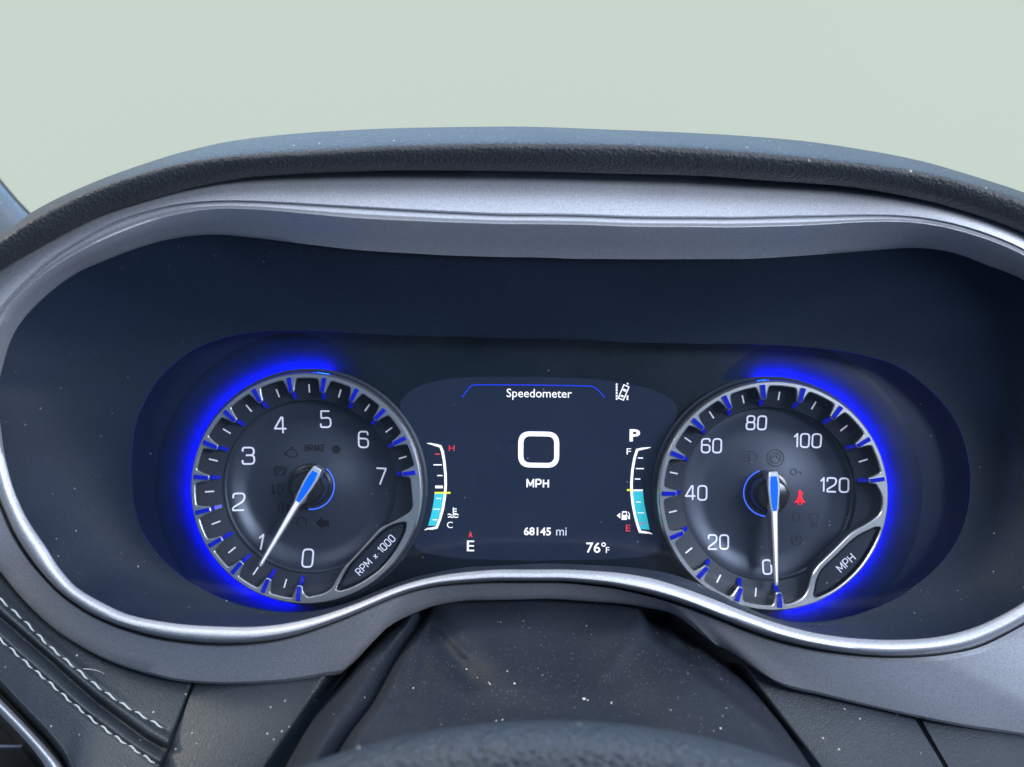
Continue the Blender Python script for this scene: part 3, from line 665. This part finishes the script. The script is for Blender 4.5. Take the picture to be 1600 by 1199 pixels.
dpoly('level_fill', [(988.8,767.6),(1004.4,767.6),(1006.6,788),(1010.8,808),(1014.8,827.8),(1001,826.8),(995,808),(991,788)], M['lcdc'], fg, h=.00036)
dash(996.6,1004.6,715.8,1.8,M['lcdw'],fg); dash(993.4,1006,732.4,1.8,M['lcdw'],fg); dash(991.8,1000.4,748.6,1.8,M['lcdw'],fg); dash(989.4,1004.4,766.2,2.8,M['lcdw'],fg)
dash(979.4,988,765.8,2.8,M['lcdy'],fg,'level_mark'); dash(993.6,1001.4,784.6,1.4,M['lcdw'],fg); dash(996,1006.4,801.4,1.4,M['lcdw'],fg); dash(999.4,1007.4,818,1.4,M['lcdr'],fg)
txt('full_text', 'F', 979, 986, 710.4, 700.8, M['lcdw'], parent=fg); txt('empty_text', 'E', 978, 985, 830.4, 820.2, M['lcdr'], parent=fg)
dpoly('fuel_side_arrow', [(963.6,805.8),(969,801.4),(969,810.4)], M['lcdw'], fg)
dpoly('fuel_symbol', [(972,799),(979.4,799),(979.4,812.4),(971,812.4)], M['lcdw'], fg, r=.8, h=.0003)
dpoly('pump_window', [(973.4,801),(978,801),(978,804.6),(973.2,804.6)], M['scr'], fg, h=.00045)
dline('pump_hose', [([(979.6,806),(981.6,806.4),(981.8,810.6),(983.6,810.8),(983.4,803.4),(981,799.8)], False)], 1.2, M['lcdw'], fg)

# ------------------------------------------------------------------ lower dash
def seg_dist(X, Y, pts):
    best = np.full(X.shape, 1e9)
    for (x0, y0), (x1, y1) in zip(pts[:-1], pts[1:]):
        dx, dy = x1-x0, y1-y0; t = np.clip(((X-x0)*dx+(Y-y0)*dy)/(dx*dx+dy*dy), 0, 1)
        best = np.minimum(best, np.hypot(X-x0-t*dx, Y-y0-t*dy))
    return best
def respl(pts, n):
    p = np.array(pts, float); s = np.concatenate([[0], np.cumsum(np.hypot(*np.diff(p, axis=0).T))]); q = np.linspace(0, s[-1], n)
    return np.stack([pchip(s, p[:,0].copy(), q), pchip(s, p[:,1].copy(), q)], 1)
def patch(low, high, ns, nt, Yf):
    a = respl(low, ns); b = respl(high, ns); rows = []
    T_ = np.linspace(0, 1, nt)
    X = np.outer(1-T_, a[:,0])+np.outer(T_, b[:,0]); Yp = np.outer(1-T_, a[:,1])+np.outer(T_, b[:,1])
    Z = Yf(X, Yp, np.repeat(T_[:,None], ns, 1), np.repeat(np.linspace(0,1,ns)[None], nt, 0))
    rows = [[P(X[i,j], Yp[i,j], Z[i,j]) for j in range(ns)] for i in range(nt)]
    return strip(rows, closed=False)
st1 = [(-70,880),(-30,912),(0,937.5),(37.5,971),(75,1009),(112,1040),(150,1072),(188,1099),(225,1121),(259,1140)]
st2 = [(-70,945),(-30,975),(0,999),(37,1033),(75,1065),(112,1098),(150,1129),(188,1156),(225,1181),(246,1195)]
sm = [(-70,905),(-30,938),(0,966),(75,1031),(150,1098),(225,1154),(253,1170)]
def Ydash(X, Y, T, Sv):
    base = .430+.040*T
    d = seg_dist(X, Y, sm); d1 = seg_dist(X, Y, st1); d2 = seg_dist(X, Y, st2)
    y = base + .0042*np.exp(-(d/5.5)**2) - .0016*np.exp(-((d-17)/9)**2) + .0008*np.exp(-(d1/4)**2)+.0008*np.exp(-(d2/4)**2)
    y = y + .030*np.clip(1-T*9, 0, 1)**2                          # rolls away at the vent
    y = y + .004*np.clip((Sv-.985)/.015, 0, 1)**2                    # tucks under the seam at the right
    return y
low = [(-70,1010),(0,1084),(37,1123),(75,1164),(98,1196),(120,1240),(236,1240)]
high = [(-70,800),(0,868),(60,935),(130,985),(210,1025),(312,1045)]
pad = empty('dash_pad', P(120, 1080, .45), 'blue grey leather dash pad with two rows of pale stitching, lower left', 'dashboard panel')
v, f = patch(low, high, 260, 260, Ydash); obj('leather_skin', v, f, M['leather'], pad, world=True, sharp=0, bvh=True)
def Yat(x, y):
    h_ = hit(x, y); return h_
# stitches: one short thread each
def stitches(line, n):
    q = respl(line, n*12+1); mesh = None
    for i in range(n):
        seg = q[i*12:(i+1)*12-0]
        seg = seg[:12]; a = seg[0]; b = seg[-2]
        h0 = hit(*a); h1 = hit(*b); hm = hit(*seg[6])
        if not (h0 and h1 and hm): continue
        A = h0[0]; B = h1[0]; d = B-A; Ln = d.length
        if Ln < .001: continue
        x_ = d.normalized(); n_ = hm[1] if hm[1].y < 0 else -hm[1]; y_ = n_.cross(x_).normalized(); z_ = x_.cross(y_)
        v = []; ks = 7; cs = 6
        for k in range(ks):
            s = k/(ks-1); rr = .00041*(1-abs(2*s-1)**6*.75); c = A+x_*(s*Ln)+z_*(.0004*math.sin(math.pi*s)-.0000)+y_*(.00035*math.sin(2*math.pi*s))
            for m_ in range(cs):
                t = 2*math.pi*m_/cs; v.append(tuple(c+y_*rr*math.cos(t)+z_*rr*math.sin(t)))
        f = [(k*cs+m_, k*cs+(m_+1)%cs, (k+1)*cs+(m_+1)%cs, (k+1)*cs+m_) for k in range(ks-1) for m_ in range(cs)]+[tuple(range(cs))[::-1], tuple((ks-1)*cs+m_ for m_ in range(cs))]
        obj('stitch', v, f, M['thread'], pad, world=True)
_bv = BV; BV = [b for b in BV if b[0] == 'leather_skin']
stitches(st1, 15); stitches(st2, 15)
BV = _bv
# smooth leather panels under the bezel
def panel(name, low, high, label, Yt, Yb, edge=(.02,.02)):
    def Yp(X, Y, T, Sv):
        y = Yb+(Yt-Yb)*T
        return y+.016*np.clip((Sv-(1-edge[1]*3))/(edge[1]*3), 0, 1)**2+.016*np.clip((edge[0]*3-Sv)/(edge[0]*3), 0, 1)**2 - .002*np.sin(math.pi*Sv)
    v, f = patch(low, high, 70, 60, Yp)
    return obj(name, v, f, M['leather'], None, label=label, cat='dashboard panel', sharp=0, bvh=True)
panel('knee_panel', [(232,1245),(405,1245)], [(312,1040),(572,1005)], 'dusty leather panel below the tachometer, between the stitched pad and column cover', .470, .436, (.003,.05))
panel('knee_panel', [(1302,1245),(1505,1245)], [(1140,1035),(1410,1085)], 'grained leather panel below the speedometer, right of the black gap', .472, .440, (.03,.004))
panel('knee_panel', [(1506,1245),(1720,1245)], [(1411.5,1085),(1720,1130)], 'grained leather panel in the bottom right corner of the picture', .4725, .4415, (.004,.01))
# dark void behind everything below the bezel
v, f = strip([[P(-300, y, .56) for y in (640,900,1100,1400)], [P(800, y, .56) for y in (640,900,1100,1400)], [P(1900, y, .56) for y in (640,900,1100,1400)]], closed=False)
obj('dashboard_void', v, f, M['black'], None, kind='structure', sharp=0)

# ------------------------------------------------------------------ steering column cover (soft leather)
col = empty('column_cover', P(830, 1080, .44), 'soft creased black leather cover between the bezel and the steering wheel, speckled with dust', 'steering column cover')
ys = np.linspace(918, 1250, 150)
eL = curve_x([(918,640),(962,620),(995,588),(1040,548),(1060,535),(1120,492),(1199,446),(1250,420)], ys)
cL = curve_x([(918,672),(950,666),(972,658),(1000,640),(1040,615),(1100,582),(1149,545),(1192,520),(1250,492)], ys)
cR = curve_x([(918,1000),(960,1008),(992,1022),(1027,1060),(1065,1110),(1105,1160),(1137,1197),(1180,1234),(1250,1290)], ys)
eR = curve_x([(918,1060),(965,1078),(1000,1112),(1055,1165),(1120,1215),(1197,1266),(1250,1300)], ys)
yb_ = .473-.085*np.clip((ys-930)/270, 0, 1.3)**1.0
def fold(X, Y):
    z = -.0015*np.exp(-(seg_dist(X, Y, [(690,930),(735,990),(775,1035),(800,1075)])/26)**2)*np.clip((1090-Y)/60, 0, 1)
    z += .0040*np.exp(-(seg_dist(X, Y, [(655,950),(690,1000),(735,1060)])/20)**2)
    z -= .0040*np.exp(-(seg_dist(X, Y, [(1040,975),(1052,1000)])/13)**2)
    z += .0060*np.exp(-(seg_dist(X, Y, [(1012,958),(1036,966)])/9)**2)
    z -= .0020*np.exp(-(seg_dist(X, Y, [(985,1000),(1080,1090),(1160,1160)])/38)**2)
    z += .0035*np.exp(-(seg_dist(X, Y, [(900,1000),(960,1080),(1010,1170)])/55)**2)
    z += .0022*np.exp(-(seg_dist(X, Y, [(720,1100),(860,1120),(1000,1110)])/30)**2)
    for q_, a_, w_ in (([(652,962),(690,985),(728,1022)],-.0016,8), ([(668,990),(660,1050),(630,1110)],.0014,10), ([(1008,962),(985,1000),(950,1050)],-.0014,13), ([(1062,1012),(1085,1040),(1120,1072)],.0016,9), ([(1085,1000),(1120,1050),(1160,1100)],-.0022,12), ([(600,1100),(560,1150),(540,1199)],-.0014,9)):
        z += a_*np.exp(-(seg_dist(X, Y, q_)/w_)**2)
    z += .0010*np.sin(X*.021+Y*.013)*np.cos(Y*.019-X*.008)
    return z
def colgrid(xa, xb, n, off):
    rows = []
    for i in range(n):
        u = i/(n-1); X = xa*(1-u)+xb*u; o = off(u, ys)
        Z = yb_+o+fold(X, ys); rows.append([P(X[j], ys[j], Z[j]) for j in range(len(ys))])
    return strip(rows, closed=False)
v, f = colgrid(cL, cR, 170, lambda u, y: -.006*math.sin(math.pi*u)**.6 + .010*max(0, 1-u*28)**2 + .010*max(0, 1-(1-u)*28)**2)
obj('top_flap', v, f, M['leather2'], col, world=True, sharp=0, bvh=True)
v, f = colgrid(eL, cL+3, 50, lambda u, y: .0035+.040*(1-min(1, u/.55))**2+ .010*(max(0, (u-.55)/.45))**1.3)
obj('side_gusset', v, f, M['leather2'], col, world=True, sharp=0, bvh=True)
v, f = colgrid(cR-3, eR, 50, lambda u, y: .012+.004*math.sin(u*7)+.045*u**2)
obj('side_gusset', v, f, M['leather2'], col, world=True, sharp=0, bvh=True)

# ------------------------------------------------------------------ steering wheel rim
YW = .312
wc = P(862, 1131, YW); Rw, rt_ = .170, .0165
wheel = empty('steering_wheel', (wc[0], YW, wc[2]-Rw), 'top of the leather steering wheel rim, out of focus at the bottom edge', 'steering wheel')
v = []; nA, nB = 200, 40; tilt = R(22)
for i in range(nA+1):
    a = R(20+140*i/nA)
    for j in range(nB):
        b = 2*math.pi*j/nB; rr = Rw-rt_+rt_*math.cos(b)
        x = rr*math.cos(a); z = rr*math.sin(a)-0; y = rt_*math.sin(b)
        z0 = z-Rw; v.append((x, y+z0*math.sin(tilt)*-1.0*-1*(-1), z0*math.cos(tilt)+Rw))
f = [(i*nB+j, i*nB+(j+1)%nB, (i+1)*nB+(j+1)%nB, (i+1)*nB+j) for i in range(nA) for j in range(nB)]
obj('wheel_rim', v, f, M['wheel'], wheel, sharp=0, bvh=True)

# ------------------------------------------------------------------ air vent, bottom left
vent = empty('air_vent', P(20, 1180, .43), 'corner of an air vent with a smooth silver surround, bottom left', 'air vent')
o_ = respl([(-70,1018),(0,1091),(37,1129),(75,1170),(98,1199),(118,1245)], 60); i_ = respl([(-70,1050),(0,1116),(30,1147),(56,1177),(71,1199),(88,1245)], 60)
rows = []
for t, y in ((0,.452),(.02,.441),(.12,.4345),(.3,.4315),(.5,.4305),(.7,.4312),(.88,.4338),(.98,.4385),(1.,.452)):
    rows.append([P(*(o_[k]*(1-t)+i_[k]*t), y) for k in range(60)])
v, f = strip(rows, closed=False); obj('vent_surround', v, f, M['silver'], vent, world=True, sharp=0, bvh=True)
v, f = strip([[P(*(i_[k]), .448) for k in range(60)], [P(i_[k][0]-8, i_[k][1]+14, .475) for k in range(60)], [P(-120, 1300, .480) for k in range(60)]], closed=False)
obj('vent_cavity', v, f, M['black'], vent, world=True)
for yy_, x1, th in ((1166,34,4.0),(1226,70,4.5)):
    v = []
    for x in (-110, x1):
        for py, Y in ((yy_-th/2,.4520),(yy_+th/2,.4520),(yy_+th/2+5,.4700),(yy_-th/2+6,.4700)): v.append(P(x, py, Y))
    obj('vent_slat', v, [(0,1,2,3),(7,6,5,4),(0,4,5,1),(1,5,6,2),(2,6,7,3),(3,7,4,0)], M['silver_low'], vent, world=True, smooth=False)

# ------------------------------------------------------------------ pillar trim, far left
pil = empty('pillar_trim', P(0, 350, .66), 'pale blue grey pillar trim showing above the brow at the left edge', 'trim panel')
edge = [(-1000,-900),(-450,-240),(-160,90),(-60,205),(4,284),(20,303),(34,319),(50,335),(90,372)]
eo = respl(edge, 60)
rows = [[P(x, y, .690) for x, y in eo], [P(x, y, .664) for x, y in eo], [P(x-1, y+4, .6600) for x, y in eo]]
v, f = strip(rows, closed=False); obj('rubber_seal', v, f, M['rubber'], pil, world=True, sharp=0)
rows = [[P(x-1, y+4, .6605) for x, y in eo], [P(x-6, y+14, .6560) for x, y in eo], [P(x-16, y+34, .652) for x, y in eo], [P(x-40, y+70, .655) for x, y in eo], [P(x-80, y+200, .665) for x, y in eo]]
v, f = strip(rows, closed=False); obj('pillar_skin', v, f, M['pillar'], pil, world=True, sharp=0)

# ------------------------------------------------------------------ crumbs and dust
def blob(c, r, sd):
    rg = random.Random(sd); t = (1+5**.5)/2
    vv = [(-1,t,0),(1,t,0),(-1,-t,0),(1,-t,0),(0,-1,t),(0,1,t),(0,-1,-t),(0,1,-t),(t,0,-1),(t,0,1),(-t,0,-1),(-t,0,1)]
    ff = [(0,11,5),(0,5,1),(0,1,7),(0,7,10),(0,10,11),(1,5,9),(5,11,4),(11,10,2),(10,7,6),(7,1,8),(3,9,4),(3,4,2),(3,2,6),(3,6,8),(3,8,9),(4,9,5),(2,4,11),(6,2,10),(8,6,7),(9,8,1)]
    return [(c[0]+x/1.9*r*rg.uniform(.7,1.25), c[1]+y/1.9*r*rg.uniform(.7,1.25), c[2]+z/1.9*r*rg.uniform(.7,1.25)) for x, y, z in vv], ff
for i, (zx, zy, r) in enumerate([(578,372,1.6),(612,398,1.3),(648,414,1.6),(652,419,1.5),(728,417,2.1),(945,465,3.2),(957,469,1.8),(1030,478,2.1),(690,530,1.8),(671,533,1.4),(260,460,1.5),(240,617,2.4),(1372,557,2.4),(705,378,1.6),(412,431,1.7)]):
    x, y = 440+zx/2, 860+zy/2; h_ = hit(x, y)
    if not h_: continue
    v, f = blob((0,0,0), .8*r*h_[0].y/F, i)
    big = (zx == 945)
    o = obj('crumb', v, f, M['crumb'], None, smooth=False, label='largest pale crumb on the black column cover, right of centre' if big else 'small pale crumb lying on the black column cover', cat='crumb', group=None if big else 'pale crumbs on the column cover')
    o.location = h_[0]
for i, (zx, zy, r) in enumerate([(673,390,3.2),(872,390,2.2),(975,483,2.0)]):
    x, y = 440+zx/2, 860+zy/2; h_ = hit(x, y); v, f = blob((0,0,0), r*h_[0].y/F, i+50)
    o = obj('dark_crumb', v, f, M['crumbk'], None, smooth=False, cat='crumb', label=['largest dark crumb on the column cover, among the pale crumbs', 'small dark crumb at the middle of the column cover', 'tiny dark crumb beside the largest pale crumb'][i]); o.location = h_[0]
# a pale hair on the leather
pts = [(131,1045),(140,1045.5),(150,1047),(157,1049.5),(163,1052.5)]; q = respl(pts, 14); v = []
for k, (x, y) in enumerate(q):
    h_ = hit(x, y); c = h_[0]+Vector((0,-.0004,0)); rr = .00013*(1-.6*k/13)
    for m_ in range(5): v.append((c.x+rr*math.cos(m_*1.2566)*.5, c.y+rr*math.cos(m_*1.2566), c.z+rr*math.sin(m_*1.2566)))
obj('hair', v, [(k*5+m_, k*5+(m_+1)%5, (k+1)*5+(m_+1)%5, (k+1)*5+m_) for k in range(13) for m_ in range(5)], M['crumb'], None, label='short pale hair lying on the leather dash pad below the bezel', cat='hair')
V = []; Fc = []
def speck(x, y, r):
    r = min(r, .62)
    h_ = hit(x, y)
    if not h_: return
    if h_[3] == 'backing_panel' : return
    c = h_[0]; s = len(V); q = r*c.y/F
    a = random.uniform(.6,1.4); b = random.uniform(.6,1.4)
    V.extend([(c.x+q*a,c.y,c.z),(c.x-q*a,c.y,c.z),(c.x,c.y-q*.7,c.z),(c.x,c.y,c.z+q*b),(c.x,c.y,c.z-q*b)])
    Fc.extend([(s,s+3,s+2),(s+3,s+1,s+2),(s+1,s+4,s+2),(s+4,s,s+2)])
for _ in range(1500): speck(random.uniform(490,1210), random.gauss(1070, 50), abs(random.gauss(0,.28))+.15)
for _ in range(170): speck(random.uniform(20,620), random.uniform(760,985), abs(random.gauss(0,.22))+.13)
for _ in range(150): speck(random.uniform(1150,1600), random.uniform(900,1000), abs(random.gauss(0,.22))+.13)
for _ in range(350): speck(random.uniform(0,1600), random.uniform(900,1199), abs(random.gauss(0,.3))+.15)
for _ in range(160): speck(random.uniform(480,1240), random.uniform(1135,1199), random.uniform(.3,.6))
for _ in range(170): speck(random.uniform(0,700), random.uniform(210,420), abs(random.gauss(0,.5))+.3)
obj('dust_specks', V, Fc, M['dust'], None, smooth=False, kind='stuff', label='fine pale dust specks scattered over the black surfaces', cat='dust')
